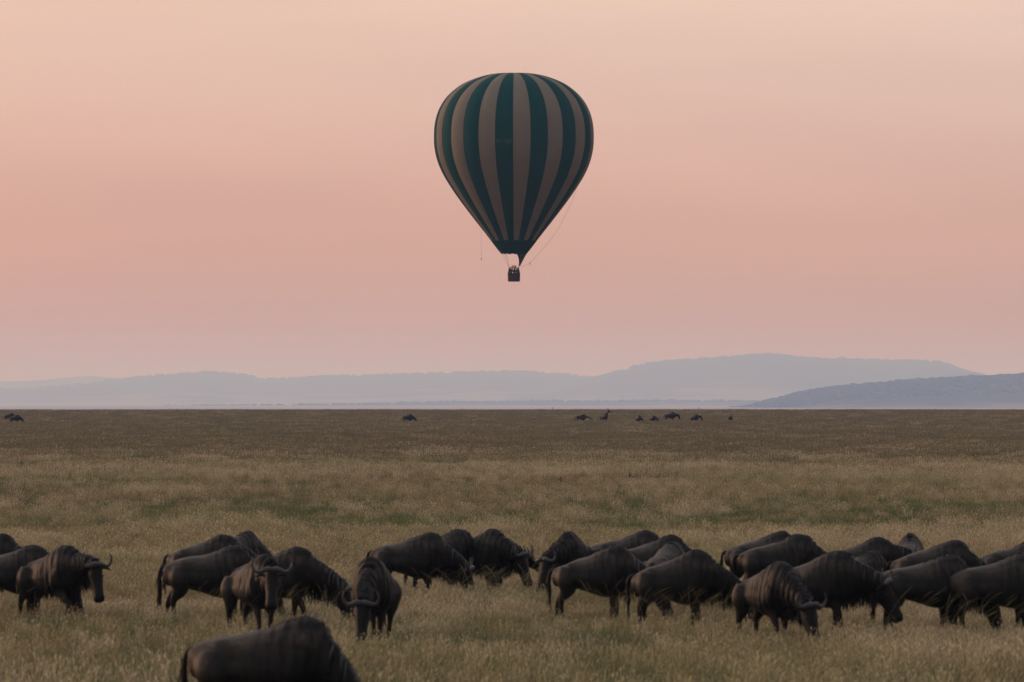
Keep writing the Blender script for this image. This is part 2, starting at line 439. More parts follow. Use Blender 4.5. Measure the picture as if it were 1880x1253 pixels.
PROFILE = [(134.6, 0), (135.2, 22), (137.0, 42), (143, 66), (154, 92), (166, 109), (179, 122.5), (195, 133.5), (213, 141), (232, 145), (252, 146), (270, 145.3),
           (290, 141.5), (310, 134.5), (333, 122.5), (366, 100.5), (400, 75), (425, 55.5), (443, 41.5)]
def build_balloon():
    root = empty('hot_air_balloon', (BX, BD, px_z(517, BD)))
    z0 = root.location.z
    tag(root, 'teal and tan striped hot air balloon floating above the plain', 'balloon')
    pr = spline(PROFILE, 46)
    pz = (HORIZON - pr[:, 0]) / BS + CAM_H - z0; prr = pr[:, 1] / BS
    N = 28; da = 2 * math.pi / N
    def gore_mesh(jit):
        g = Geo(); nc = 7
        for z, r in zip(pz, prr):
            for j in range(nc):
                t = j / (nc - 1); a = t * da
                bul = 1 + .018 * math.sin(math.pi * t) ** .8 - .008
                g.v.append((r * bul * math.cos(a), r * bul * math.sin(a), z + .03 * math.sin(math.pi * t)))
        for i in range(len(pz) - 1):
            for j in range(nc - 1):
                a = i * nc + j
                g.f.append((a, a + nc, a + nc + 1, a + 1))
        return g.mesh('gore')
    g_teal, g_tan = gore_mesh(0), gore_mesh(1)
    # camera sees the side facing -Y; a seam lies on that line
    for k in range(N):
        tan = k % 2 == 0
        o = link('gore', g_tan if tan else g_teal, root, M_TAN if tan else M_TEAL)
        o.rotation_euler = (0, 0, -math.pi / 2 + k * da - R(.7))
    # load tapes over the seams
    g = Geo(); g.tube([(r * .994 + .01, 0, z) for z, r in zip(pz[2:], prr[2:])], .012, n=5)
    tape = g.mesh('load_tape')
    for k in range(N):
        o = link('load_tape', tape, root, M_DARKTEAL); o.rotation_euler = (0, 0, -math.pi / 2 + k * da - R(.7))
    # skirt ring
    def zof(py): return (HORIZON - py) / BS + CAM_H - z0
    g = Geo(); n = 56; rows = []
    for py, hw, cx in ((443, 41.3, 0), (450, 36, .0), (458, 30, .0), (466, 23.6, .0)):
        rows.append([((hw * (1 + .012 * math.cos(28 * a)) * math.cos(a) + cx) / BS, hw * math.sin(a) / BS, zof(py + (.8 * math.sin(14 * a) if py > 465 else 0))) for a in np.arange(n) * 2 * math.pi / n])
    g.loft(rows, close=False)
    link('skirt', g.mesh('skirt'), root, M_DARKTEAL)
    # scoop: hangs from the skirt on the right, down to the frame
    g = Geo(); rows = []
    for t in np.linspace(0, 1, 8):
        py = 466 + 22.5 * t; amax = R(78 - 22 * t ** .7)
        cx = 0 + 5.0 * t; hw = 23.4 * (1 - t) + 6.5 * t
        rows.append([((cx + hw * math.cos(a)) / BS, hw * math.sin(a) / BS * (1 - .3 * t), zof(py)) for a in np.linspace(-amax, amax, 17)])
    b = 0
    for r in rows: g.v.extend(r)
    for i in range(7):
        for j in range(16):
            a = i * 17 + j; g.f.append((a, a + 1, a + 18, a + 17))
    link('scoop', g.mesh('scoop'), root, M_DARKTEAL)
    # flying wires from the skirt to the frame corners
    fx, fy, fz = 9.2 / BS * .9, 1.0, zof(492.5)
    for sx in (-1, 1):
        for sy in (-1, 1):
            for da_ in (-14, 12):
                a = math.atan2(sy * .8, sx) + R(da_)
                g = Geo(); g.tube([(23 / BS * math.cos(a), 23 / BS * math.sin(a), zof(466)), (sx * fx, sy * fy, fz)], .016, n=5)
                link('flying_wire', g.mesh('flying_wire'), root, M_ROPE)
    # burner frame, uprights, burners
    bw, bdp, bh = 21.5 / BS, 2.5, 13.8 / BS
    g = Geo()
    for sy in (-1, 1): g.tube([(-fx, sy * fy, fz), (fx, sy * fy, fz)], .03, n=6, ref=(0, 0, 1))
    for sx in (-1, 0, 1): g.tube([(sx * fx, -fy, fz), (sx * fx, fy, fz)], .03, n=6, ref=(0, 0, 1))
    link('burner_frame', g.mesh('burner_frame'), root, M_STEEL)
    for sx in (-1, 1):
        for sy in (-1, 1):
            g = Geo(); g.tube([(sx * fx, sy * fy, fz), (sx * bw * .46, sy * bdp * .46, bh - .05)], [.07, .11], n=8)
            link('upright', g.mesh('upright'), root, M_LEATHER)
    for sx, sy in ((-.16, -.3), (.16, -.3), (-.16, .3), (.16, .3)):
        b_ = empty('burner', (sx, sy, fz + .02)); b_.parent = root
        g = Geo(); g.tube([(0, 0, -.22), (0, 0, -.05), (0, 0, 0)], [.07, .07, .05], n=10); link('valve_block', g.mesh('valve_block'), b_, M_STEEL)
        g = Geo()
        for k in range(4):
            g.tube([(.12 * math.cos(a), .12 * math.sin(a), .06 + .075 * k) for a in np.linspace(0, 6.1, 14)], .022, n=6, ref=(0, 0, 1))
        g.tube([(0, 0, 0), (0, 0, .3)], [.045, .1], n=8)
        link('coil', g.mesh('coil'), b_, M_BRASS)
    # basket
    g = Geo(); n = 40
    def rr_ring(w, d_, z):
        return [(w * .5 * np.sign(math.cos(a)) * abs(math.cos(a)) ** .28, d_ * .5 * np.sign(math.sin(a)) * abs(math.sin(a)) ** .28, z) for a in np.arange(n) * 2 * math.pi / n]
    rows = [rr_ring(bw * (.93 + .07 * (i / 12) ** .5 + .010 * (i % 2)), bdp * (.95 + .05 * (i / 12) ** .5 + .006 * (i % 2)), .05 + (bh - .1) * i / 12) for i in range(13)]
    inner = [rr_ring(bw * .9, bdp * .94, bh - .05), rr_ring(bw * .84, bdp * .9, .1)]
    g.loft(rows + inner)
    link('basket', g.mesh('basket'), root, M_WICKER)
    g = Geo(); ring = rr_ring(bw * .98, bdp * .98, bh); g.tube(ring + ring[:1], .075, n=8, ref=(0, 0, 1)); link('rim', g.mesh('rim'), root, M_LEATHER)
    g = Geo(); ring = rr_ring(bw * .95, bdp * .95, .05); g.tube(ring + ring[:1], .06, n=8, ref=(0, 0, 1)); link('bottom_rim', g.mesh('bottom_rim'), root, M_LEATHER)
    for sy in (-.36, -.12, .12, .36):
        for sx in (-1, 1):
            g = Geo(); g.tube([(sx * bw * .505, sy * bdp, .08), (sx * bw * .515, sy * bdp, bh * .98)], .03, n=6); link('strap', g.mesh('strap'), root, M_LEATHER)
    for sx in (-.3, 0, .3):
        g = Geo(); g.tube([(sx * bw, -bdp * .5, .08), (sx * bw, -bdp * .51, bh * .98)], .03, n=6); link('strap', g.mesh('strap'), root, M_LEATHER)
    # crown line: leaves the right side of the envelope and sags to the frame
    def P(px, py, y=0): return ((px - 943.5) / BS, y, zof(py))
    g = Geo(); g.tube(spline([P(1060, 340), P(1055, 357), P(1043, 385), P(1025, 420), P(1005, 447), P(985, 470), P(973, 483), P(960, 489), P(951, 491.5)], 40), .016, n=6); link('crown_line', g.mesh('crown_line'), root, M_ROPE)
    g = Geo(); g.tube(spline([P(973.5, 481), P(973, 484), P(973.4, 488)], 5), [.03, .05, .05, .04, .02], n=6); link('line_tail', g.mesh('line_tail'), root, M_ROPE)
    g = Geo(); g.tube([P(884, 412, -1), P(883.6, 440, -1), P(883.8, 476, -1)], .011, n=5); dl = link('drop_line', g.mesh('drop_line'), root, M_ROPE)
    g = Geo(); g.tube([P(883.8, 475, -1), P(883.8, 476.5, -1), P(883.8, 478, -1)], [.03, .075, .03], n=8); link('weight', g.mesh('weight'), dl, M_LEATHER)
    # registration on the teal gore left of the seam
    cu = bpy.data.curves.new('registration', 'FONT'); cu.body = '5Y-SJR'; cu.size = .62; cu.align_x = 'CENTER'; cu.align_y = 'CENTER'; cu.extrude = .004; cu.space_character = 1.12
    to = bpy.data.objects.new('tmp', cu); COL.objects.link(to)
    bpy.context.view_layer.update()
    tm = bpy.data.meshes.new_from_object(to.evaluated_get(bpy.context.evaluated_depsgraph_get())); bpy.data.objects.remove(to)
    rz = zof(266); rad = 146 / BS * 1.011 + .03
    v = np.empty(len(tm.vertices) * 3, np.float32); tm.vertices.foreach_get('co', v); v = v.reshape(-1, 3)
    a = -math.pi / 2 - da * .5 - R(.7) + v[:, 0] * 1.12 / rad
    v2 = np.stack([(rad + v[:, 2]) * np.cos(a), (rad + v[:, 2]) * np.sin(a), rz + v[:, 1] * 1.0], -1).astype(np.float32)
    tm.vertices.foreach_set('co', v2.reshape(-1)); tm.update()
    link('registration', tm, root, M_LETTER, smooth=False)
    return root, bh, bdp
balloon, B_H, B_D = build_balloon()

# ------------------------------------------------------------------ continuous bodies
def remeshed(g, voxel, smooth_it=4, smooth_f=.5):
    """union of the overlapping lofts in G as one continuous skin"""
    m = g.mesh('tmp')
    bm = bmesh.new(); bm.from_mesh(m); bmesh.ops.recalc_face_normals(bm, faces=bm.faces); bm.to_mesh(m); bm.free()
    o = bpy.data.objects.new('tmp', m); COL.objects.link(o)
    md = o.modifiers.new('r', 'REMESH'); md.mode = 'VOXEL'; md.voxel_size = voxel; md.adaptivity = 0
    ms = o.modifiers.new('s', 'SMOOTH'); ms.factor = smooth_f; ms.iterations = smooth_it
    bpy.context.view_layer.update()
    out = bpy.data.meshes.new_from_object(o.evaluated_get(bpy.context.evaluated_depsgraph_get()))
    bpy.data.objects.remove(o); bpy.data.meshes.remove(m)
    return out

def ring(c, r, u, hw, hu, hd, n=18, sq=.92):
    out = []
    for a in np.arange(n) * 2 * math.pi / n:
        ca, sa = math.cos(a), math.sin(a)
        ca = np.sign(ca) * abs(ca) ** sq; sa = np.sign(sa) * abs(sa) ** sq
        out.append(c + r * hw * ca + u * (hu if sa > 0 else hd) * sa)
    return out

TORSO = np.array([  # x, top, bottom, half width, height of widest line
    (-.77, .93, .80, .05, .87), (-.74, 1.00, .70, .13, .87), (-.66, 1.065, .66, .205, .87), (-.51, 1.115, .64, .255, .86), (-.32, 1.145, .60, .29, .84),
    (-.10, 1.18, .54, .325, .80), (.08, 1.23, .48, .335, .79), (.22, 1.28, .455, .315, .79), (.34, 1.318, .455, .285, .82), (.45, 1.33, .475, .255, .87), (.58, 1.28, .53, .215, .92), (.71, 1.15, .64, .14, .90)])
STEEP = np.array([.86, .915, .97, 1.03, 1.095, 1.165, 1.235, 1.29, 1.322, 1.33, 1.285, 1.16])   # back line of animals with a low rump
NECKP = {  # poll position and the pitch of the face
    'graze': ((1.09, 0, .64), -76), 'low': ((1.15, 0, .72), -66), 'half': ((1.13, 0, .92), -70), 'up': ((1.05, 0, 1.18), -55)}

def smooth01(x, a, b):
    t = np.clip((x - a) / (b - a), 0, 1); return t * t * (3 - 2 * t)

def wildebeest(name, loc, psi, pose='graze', scale=1.0, seed=0, turn=0.0, head_turn=None, fine=True, legs=(0, 0, 0, 0), tail_swing=0.0, kind='gnu', tone=1.0, poll=None, pitch=None, fat=1.0, horn=None, trunk=.89, steep=None):
    """legs: forward shift of the hoof for front-near, front-far, hind-near, hind-far; TURN swings the neck sideways (+ = the animal's left)"""
    rr = np.random.default_rng(seed + 100)
    root = empty(name, loc, psi); root.scale = (scale,) * 3
    def draw_in(v):
        v = np.array(v, float); v[:, 0] = np.where(v[:, 0] < .3, .3 + (v[:, 0] - .3) * trunk, v[:, 0]); return v
    T = TORSO.copy()
    T[:, 3] *= fat
    sl = rr.uniform(.25, .8) if steep is None else steep
    T[:, 1] = T[:, 1] * (1 - sl) + STEEP * sl; T[:4, 4] -= .05 * sl; T[:3, 2] -= .03 * sl
    if kind == 'topi':
        T[:, 1] = T[:, 1] * .9 + .1 * 1.12; T[:, 2] += .06; T[:, 3] *= .8
    T[:, 1] += rr.uniform(-.012, .012, len(T)); T[:, 3] *= rr.uniform(.84, .93); T[:, 2] += rr.uniform(-.01, .035)
    g = Geo(); S = spline(T, 30)
    if kind == 'gnu':
        hump = .016 * np.exp(-((S[:, 0] - .42) / .24) ** 2); S[:, 1] += hump
    X, Y, Z = np.eye(3)
    g.loft([ring(np.array((s[0], 0, s[4])), Y, Z, max(s[3], .03), max(s[1] - s[4], .03), max(s[4] - s[2], .03)) for s in S])
    # neck
    pp, ptc = NECKP[pose]
    if poll is not None: pp = poll
    if pitch is not None: ptc = pitch
    pp = np.array(pp, float)
    yaw = turn if head_turn is None else head_turn
    base = np.array((.44, 0, .96))
    d0 = pp - base; c, s = math.cos(turn), math.sin(turn)
    pp = base + np.array((d0[0] * c, d0[0] * s, d0[2]))
    hd = np.array((math.cos(R(ptc)) * math.cos(yaw), math.cos(R(ptc)) * math.sin(yaw), math.sin(R(ptc))))
    mid = base * .5 + pp * .5 + np.array((.03, 0, .03 if pose != 'up' else -.02)) + np.array((0, -s * .05, 0))
    NP = spline([np.array((.28, 0, .95)), base, mid, pp - hd * .02], 16)
    hw0 = [.23, .225, .155, .10]; hu0 = [.29, .30, .195, .11]; hd0 = [.32, .33, .225, .135]
    if kind == 'topi': hw0 = [.15, .13, .085, .07]; hu0 = [.2, .18, .10, .08]; hd0 = [.2, .2, .11, .1]
    NW = spline(np.array([hw0, hu0, hd0]).T, 16)
    rings = []; n_up = []
    for i, p in enumerate(NP):
        t = NP[min(i + 1, 15)] - NP[max(i - 1, 0)]; t /= np.linalg.norm(t)
        r = np.cross(Z, t); r /= np.linalg.norm(r); u = np.cross(t, r)
        n_up.append((t, r, u)); rings.append(ring(p, r, u, *NW[i]))
    g.loft(rings)
    # head
    hr = np.cross(Z, hd); hr /= np.linalg.norm(hr); hu = np.cross(hd, hr)
    HS = spline([(-.07, .06, .06, .08), (0, .093, .09, .12), (.09, .10, .085, .145), (.19, .09, .078, .14), (.29, .076, .070, .115), (.39, .076, .068, .098), (.455, .082, .066, .092), (.505, .062, .045, .06)], 18)
    HK = 1.2 if kind == 'gnu' else 1.0
    HS *= HK
    if kind == 'topi': HS[:, 1:] *= .72
    g.loft([ring(pp + hd * h[0], hr, hu, h[1], h[2], h[3], n=14) for h in HS])
    for sd in (-1, 1):
        e0 = pp + hr * sd * .085 + hu * .03 + hd * .03; e1 = pp + hr * sd * .19 - hu * .005 + hd * .02; e2 = pp + hr * sd * .31 - hu * .05 + hd * .04
        if kind == 'topi': e1, e2 = pp + hr * sd * .12 - hd * .08, pp + hr * sd * .17 - hd * .16
        g.tube([e0, e1, e2], [.026, .042, .014], n=10, flat=.55, ref=tuple(hd if kind == 'gnu' else hr))
    # legs
    hoof = Geo()
    for k, (front, sd) in enumerate(((1, -1), (1, 1), (0, -1), (0, 1))):
        st = legs[k]; y = sd
        if front:
            j = [(.40, .15, .95), (.36, .165, .76), (.34 + st * .15, .145, .60), (.385 + st * .62, .125, .36 + abs(st) * .05), (.375 + st * .9, .115, .11), (.40 + st, .115, .045), (.425 + st, .115, 0)]
            rad = [.15, .145, .10, .058, .040, .047, .054]
        else:
            j = [(-.46, .12, .95), (-.48, .16, .80), (-.48 + st * .1, .165, .60), (-.60 + st * .5, .135, .41), (-.59 + st * .9, .12, .12), (-.57 + st, .12, .045), (-.545 + st, .12, 0)]
            rad = [.17, .195, .14, .062, .041, .047, .054]
        j = [np.array((a, b * y, c_)) for a, b, c_ in j]
        JS = spline(np.hstack([np.array(j), np.array(rad)[:, None]]), 22)
        if kind == 'topi': JS[:, 3] *= .8
        g.tube(JS[:, :3], JS[:, 3], n=10, flat=.78)
    m = remeshed(g, .0215 if fine else .04, 4 if fine else 2)
    nv = len(m.vertices); co = np.empty(nv * 3, np.float32); m.vertices.foreach_get('co', co); co = co.reshape(-1, 3).astype(float)
    no = np.empty(nv * 3, np.float32); m.vertices.foreach_get('normal', no); no = no.reshape(-1, 3)
    # neck parameter of every vertex
    dn = np.linalg.norm(co[:, None, :] - NP[None], axis=2); ni = dn.argmin(1) / 15.0
    hx = (co - pp) @ hd; hoff = np.linalg.norm((co - pp) - hx[:, None] * hd, axis=1)
    head = smooth01(hx, -.06, .05) * (hoff < .34) * (dn.min(1) > -1) * smooth01(-hoff, -.34, -.2)
    front = smooth01(co[:, 0], -.22, .28) * (co[:, 2] > .35)
    x_s = co[:, 0] + .10 * (co[:, 2] - 1.0) + .35 * ni * (co[:, 0] > .5)
    ph = rr.uniform(0, 6.28, 5)
    st = np.sin(x_s * 46 + ph[0] + 1.5 * np.sin(co[:, 2] * 5 + ph[1])) * .6 + np.sin(x_s * 83 + ph[2] + 2 * np.sin(co[:, 2] * 7 + ph[3])) * .4
    st = np.clip(st * .5 + .5, 0, 1)
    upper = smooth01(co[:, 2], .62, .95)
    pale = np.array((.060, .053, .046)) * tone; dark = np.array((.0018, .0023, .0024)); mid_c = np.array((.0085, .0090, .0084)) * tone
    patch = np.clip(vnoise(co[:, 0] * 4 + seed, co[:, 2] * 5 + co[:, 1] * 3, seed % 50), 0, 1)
    colr = mid_c + (pale - mid_c) * (smooth01(co[:, 2], .90, 1.14) * (.45 + .55 * patch))[:, None]  # lighter back over dark flanks: light from above painted into the coat
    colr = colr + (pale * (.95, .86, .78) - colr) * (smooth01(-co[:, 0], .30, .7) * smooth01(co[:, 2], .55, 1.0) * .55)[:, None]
    crest = smooth01(co[:, 0], .12, .36) * smooth01(co[:, 2], 1.10, 1.24)
    dk = np.clip(front * (.25 + .62 * st) * (.35 + .65 * upper) + .6 * front * (1 - upper), 0, .93)
    dk = np.maximum(dk, crest * .95)
    dk = np.maximum(dk, np.where(co[:, 0] > .45, smooth01(ni, .2, .6) * (.35 + .65 * st), 0))
    dk = np.maximum(dk, head * .97)
    leg = (co[:, 2] < .55) & (np.abs(co[:, 1]) > .05) & (co[:, 0] < .75)
    legc = np.array((.013, .0112, .0088)) * tone
    colr = colr + (dark - colr) * dk[:, None]
    lf = (smooth01(-co[:, 2], -.62, -.45) * (co[:, 0] < .62) * (1 - head))[:, None]
    colr = colr * (1 - lf) + lf * (legc * (.45 + .5 * patch[:, None]))
    hoofm = (smooth01(-co[:, 2], -.08, -.05) * (1 - head))[:, None]; colr = colr * (1 - hoofm) + hoofm * dark
    if kind == 'topi': colr = np.tile(np.array((.018, .012, .009)), (nv, 1)) * (1 - .6 * head[:, None])
    if fine:   # folds of skin and hair on shoulder and neck
        amp = .012 * front * (co[:, 2] > .6) * (1 - head) + .006 * smooth01(ni, .2, .5) * (co[:, 0] > .45) * (1 - head)
        co2 = co + no * (amp * (st - .5) * 2)[:, None] * (1 - smooth01(-co[:, 2], -.6, -.5))[:, None]
        co2 += no * ((patch - .5) * .012 * (co[:, 2] > .6) * (1 - head))[:, None]
        # bone and muscle: hip, flank hollow, thigh, shoulder blade, hollow behind the elbow
        ay = np.abs(co[:, 1])
        def bump(x, y, z, r, a):
            return a * np.exp(-(((co[:, 0] - x) ** 2 + (ay - y) ** 2 + (co[:, 2] - z) ** 2) / (r * r)))
        rel = bump(-.43, .17, 1.05, .075, .030) + bump(-.27, .25, .93, .13, -.038) + bump(-.50, .22, .76, .14, .022) + bump(-.72, .10, .95, .06, .02)
        for tt_ in np.linspace(0, 1, 5): rel = rel + bump(.42 - .10 * tt_, .17 + .10 * tt_, 1.20 - .45 * tt_, .075, .016)
        rel = rel + bump(.12, .27, .98, .12, -.024) + bump(.60, .16, .95, .10, -.02) + bump(.33, .25, .66, .10, .02)
        rel = rel + np.where((co[:, 0] > -.2) & (co[:, 0] < .12), .005 * np.sin(co[:, 0] * 80) * smooth01(-np.abs(co[:, 2] - .85), -.2, -.05), 0)
        co2 += no * (rel * (1 - head))[:, None]
        m.vertices.foreach_set('co', co2.astype(np.float32).reshape(-1))
    fin = np.empty(nv * 3, np.float32); m.vertices.foreach_get('co', fin)
    m.vertices.foreach_set('co', draw_in(fin.reshape(-1, 3)).astype(np.float32).reshape(-1))
    ca = m.attributes.new('pigment_and_light', 'FLOAT_COLOR', 'POINT')
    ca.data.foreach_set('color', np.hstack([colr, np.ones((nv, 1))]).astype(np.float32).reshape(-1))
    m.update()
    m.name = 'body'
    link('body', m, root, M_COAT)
    # horns
    for sd in (-1, 1):
        g = Geo()
        if kind == 'gnu':
            hp = [(.012, .075, .0), (.06, .115, .015), (.13, .105, .0), (.21, .075, -.015), (.285, .068, .0), (.34, .085, .06), (.355, .115, .14), (.325, .145, .215), (.285, .16, .255)]
            rad = [.05, .054, .05, .041, .034, .028, .021, .013, .004]
        else:
            hp = [(.03, .06, .03), (.05, .08, .12), (.07, .05, .22), (.08, .02, .31), (.075, .04, .40)]; rad = [.026, .024, .02, .015, .004]
        js = spline(np.hstack([np.array(hp), np.array(rad)[:, None]]), 22 if fine else 9)
        js[:, 3] *= .82; js[:, :3] *= (.78 if kind == 'gnu' else 1) * (horn if horn else 1 + rr.uniform(-.08, .08))
        g.tube([pp + hr * sd * q[0] + hu * (q[1] * (1.35 if kind == 'gnu' else 1)) - hd * q[2] for q in js], js[:, 3], n=9 if fine else 5, ref=tuple(hd))
        link('horn', g.mesh('horn'), root, M_HORN)
        if fine:
            g = Geo(); c0 = pp + hr * sd * .108 + hd * .16 + hu * .028
            g.loft([[c0 + .020 * (math.sin(b_) * (math.cos(a) * hd + math.sin(a) * hu) + math.cos(b_) * hr * sd) for a in np.arange(8) * math.pi / 4] for b_ in (.15, .7, 1.2, 1.7)])
            link('eye', g.mesh('eye'), root, M_EYE)
    # tail
    g = Geo(); sw = tail_swing
    tp = spline([(-.72, 0, .99 - .06 * sl), (-.80, .02 * sw, .95 - .06 * sl), (-.83, .05 * sw, .80), (-.82, .1 * sw, .58), (-.81, .14 * sw, .36)], 14)
    g.tube(tp, np.interp(np.linspace(0, 1, 14), [0, .3, .5, .8, 1], [.04, .026, .032, .042, .012]), n=7)
    if fine:
        for _ in range(70):
            i = rr.integers(4, 13); p = tp[i] + rr.normal(0, .012, 3); L = rr.uniform(.12, .3); a = rr.uniform(0, 6.28)
            e = p + np.array((rr.normal(-.01, .03), rr.normal(.03 * sw, .03), -L)); e[2] = max(e[2], .12)
            g.strip([p, (p + e) / 2 + rr.normal(0, .01, 3), e], [.016, .014, 0], (math.cos(a), math.sin(a), 0))
    g.v = list(draw_in(g.v)); link('tail', g.mesh('tail'), root, M_HAIR)
    if fine and kind == 'gnu':
        # mane along the crest, falling to both sides
        g = Geo(); tx = S[:, 0]
        for _ in range(520):
            t = rr.uniform(0, 1)
            if t < .42:
                x = -.02 + (.64 + .02) * t / .42; p = np.array((x, 0, np.interp(x, tx, S[:, 1]) - .022)); fw = np.array((1., 0, -.1)); side = Y
                L = rr.uniform(.05, .16) * (.12 + t * 2.1)
            else:
                k = 3 + (t - .42) / .58 * 12; i = min(int(k), 14); q = k - i
                tt, r_, u_ = n_up[i]; p = NP[i] * (1 - q) + NP[i + 1] * q + u_ * (NW[i, 1] * (1 - q) + NW[i + 1, 1] * q - .012); fw, side = tt, r_
                L = rr.uniform(.12, .32)
            sg = rr.choice((-1, 1)); p = p + side * rr.normal(0, .018)
            out = side * sg * L * rr.uniform(.25, .6); dn_ = np.array((0, 0, -1.)) * L * rr.uniform(.35, .9)
            p1 = p + out * .55 + np.array((0, 0, .018)) ; p2 = p + out + dn_ - fw * rr.uniform(-.03, .05)
            g.strip([p, p1, (p1 + p2) / 2 + out * .12, p2], [.014, .02, .014, 0], fw)
        g.v = list(draw_in(g.v)); mo = link('mane', g.mesh('mane'), root, M_HAIR); mo.data.materials.append(M_PALEHAIR)
        mi = np.repeat((rr.random(len(g.f) // 3) < .22).astype(np.int32), 3); mo.data.polygons.foreach_set('material_index', mi)
        # beard under throat and neck
        g = Geo()
        for _ in range(300):
            k = rr.uniform(5, 15); i = min(int(k), 14); q = k - i; tt, r_, u_ = n_up[i]
            p = NP[i] * (1 - q) + NP[i + 1] * q - u_ * (NW[i, 2] * (1 - q) + NW[i + 1, 2] * q - .02) + r_ * rr.normal(0, .03)
            L = rr.uniform(.10, .30); a = rr.uniform(0, 3.14)
            e = p + np.array((rr.normal(0, .025), rr.normal(0, .025), -L)); e[2] = max(e[2], .08)
            g.strip([p, (p + e) / 2 + rr.normal(0, .012, 3), e], [.02, .016, 0], (math.cos(a), math.sin(a), 0))
        link('beard', g.mesh('beard'), root, M_HAIR)
    return root

HUMP_X, HUMP_TOP = .42, 1.365
def place(hx, top, psi, scale=1.0):
    """ground position of an animal whose hump shows at photo (hx, top)"""
    d = 100.0
    for _ in range(60):
        x = px_x(hx, d); z = float(gz(x, d)); d = .5 * d + .5 * F_PX * (CAM_H - z - HUMP_TOP * scale) / (top - HORIZON)
    x = px_x(hx, d); a = R(psi)
    bx, by = x - HUMP_X * scale * math.cos(a), d - HUMP_X * scale * math.sin(a)
    return (bx, by, float(gz(bx, by)) - .01)

HERD = 'grazing wildebeest of the near herd'
def gnu(hx, top, psi, pose, label, scale=1.0, **kw):
    global _seed
    _seed += 1
    o = wildebeest('wildebeest', place(hx, top, psi, scale), R(psi), pose, scale, seed=_seed, **kw)
    return tag(o, label, 'wildebeest', HERD)
_seed = 0
#HERD_BEGIN
gnu(4, 977, -5, 'graze', 'wildebeest cut by the left edge, only its dark hump showing behind the others')
gnu(62, 996, -4, 'graze', 'brown backed wildebeest at the left edge, its head hidden behind the walking one', legs=(.05, -.1, -.05, .1))
gnu(124, 998, -42, 'half', 'walking wildebeest on the far left with lowered horned head facing right', legs=(.28, -.12, -.12, .12), poll=(1.08, 0, 1.0), pitch=-72, head_turn=-.35, steep=1.0)
gnu(413, 978, -4, 'low', 'wildebeest half hidden behind the brown one, black maned hump at left of centre')
gnu(454, 972, 58, 'low', 'slate dark wildebeest facing away, behind the maned hump at left of centre', fat=.9)
gnu(430, 997, 2, 'graze', 'brown wildebeest seen from the side, first of the left centre group', legs=(.06, -.05, .02, -.14), tone=1.15, trunk=1.0, steep=.1)
gnu(548, 1000, -14, 'graze', 'wildebeest grazing with neck stretched down towards the front facing one', legs=(.22, -.1, 0, .1), poll=(1.2, 0, .63))
gnu(488, 1014, -58, 'up', 'wildebeest looking straight at the camera with wide upturned horns', horn=1.12, legs=(.05, -.05, 0, .1), turn=-.35, head_turn=-.56, poll=(.98, 0, 1.06), pitch=-62, tone=1.25)
gnu(681, 1020, -99, 'graze', 'front facing wildebeest grazing with head down, pale streaks on its neck', fat=1.12, tone=1.3, legs=(.05, -.06, 0, .1), poll=(1.10, 0, .66), pitch=-74)
gnu(560, 1124, -14, 'graze', 'large blurred wildebeest nearest the camera, cut by the bottom edge', legs=(0, .05, 0, -.05), tone=1.1, fat=1.04, poll=(1.0, 0, .42), trunk=1.03, steep=.1)
gnu(790, 974, -5, 'graze', 'wildebeest with light brown rump at the left of the centre group', tone=1.1, trunk=0.95)
gnu(843, 968, 24, 'graze', 'dark wildebeest seen from its grey rump in the middle of the centre group', legs=(.05, -.1, -.1, .12))
gnu(905, 968, -38, 'low', 'dark wildebeest at the right of the centre group with hooked horn and long face', poll=(1.10, 0, .82), pitch=-70, legs=(.05, -.1, -.1, .1))
gnu(920, 992, 8, 'half', 'small wildebeest behind the centre group, only its head showing over a neck', scale=.80, poll=(1.05, 0, .98), pitch=-40)
gnu(1043, 972, -112, 'low', 'wildebeest facing the camera beyond the big side view one, horn and ear at left', turn=-.28, poll=(1.1, 0, .78), pitch=-70, fat=.92)
gnu(1186, 970, -3, 'low', 'grey wildebeest at the back of the right centre group, long flat back', trunk=0.93)
gnu(1232, 979, 2, 'graze', 'wildebeest with black maned hump between two others in the right centre group')
gnu(1236, 991, 66, 'graze', 'small brown wildebeest seen from behind in the right centre group', scale=.95, fat=.95)
gnu(1132, 998, -8, 'graze', 'big brown wildebeest in side view at the front of the right centre group', legs=(.06, -.08, .04, -.14), tone=1.15, fat=1.05, poll=(1.16, 0, .64), pitch=-72, trunk=0.9, steep=1.0)
gnu(1281, 1006, -5, 'graze', 'wildebeest with orange brown rump grazing behind tall stalks in the right centre', legs=(.06, -.05, 0, .1), poll=(1.16, 0, .64), pitch=-72, steep=1.0)
gnu(1433, 972, 6, 'graze', 'rearmost wildebeest of the right herd with hanging tail at its left end')
gnu(1470, 977, 3, 'graze', 'grey wildebeest overlapping the rearmost one in the right herd', trunk=1.0)
gnu(1614, 983, -5, 'half', 'wildebeest with bushy black mane in the back row of the right herd', poll=(1.0, 0, .98), trunk=0.84)
gnu(1671, 976, 84, 'low', 'wildebeest seen from behind with peaked hump at the back of the right herd', fat=.9, tone=.7)
gnu(1752, 988, -4, 'graze', 'long backed brown wildebeest in the second row of the right herd', trunk=0.94)
gnu(1601, 1008, 40, 'graze', 'small brown wildebeest between the horned one and the grey flank in the right herd', scale=.85)
gnu(1541, 1006, -20, 'low', 'horned wildebeest in the right herd with curved pale horns low beside a grey flank', legs=(.1, -.1, 0, .12), poll=(1.10, 0, .82), pitch=-64, trunk=0.84, steep=1.0, scale=1.035)
gnu(1744, 1014, 5, 'graze', 'grey flanked wildebeest in front in the right herd, its head hidden', legs=(.05, -.1, -.05, .1), trunk=1.0, steep=.1, scale=.98)
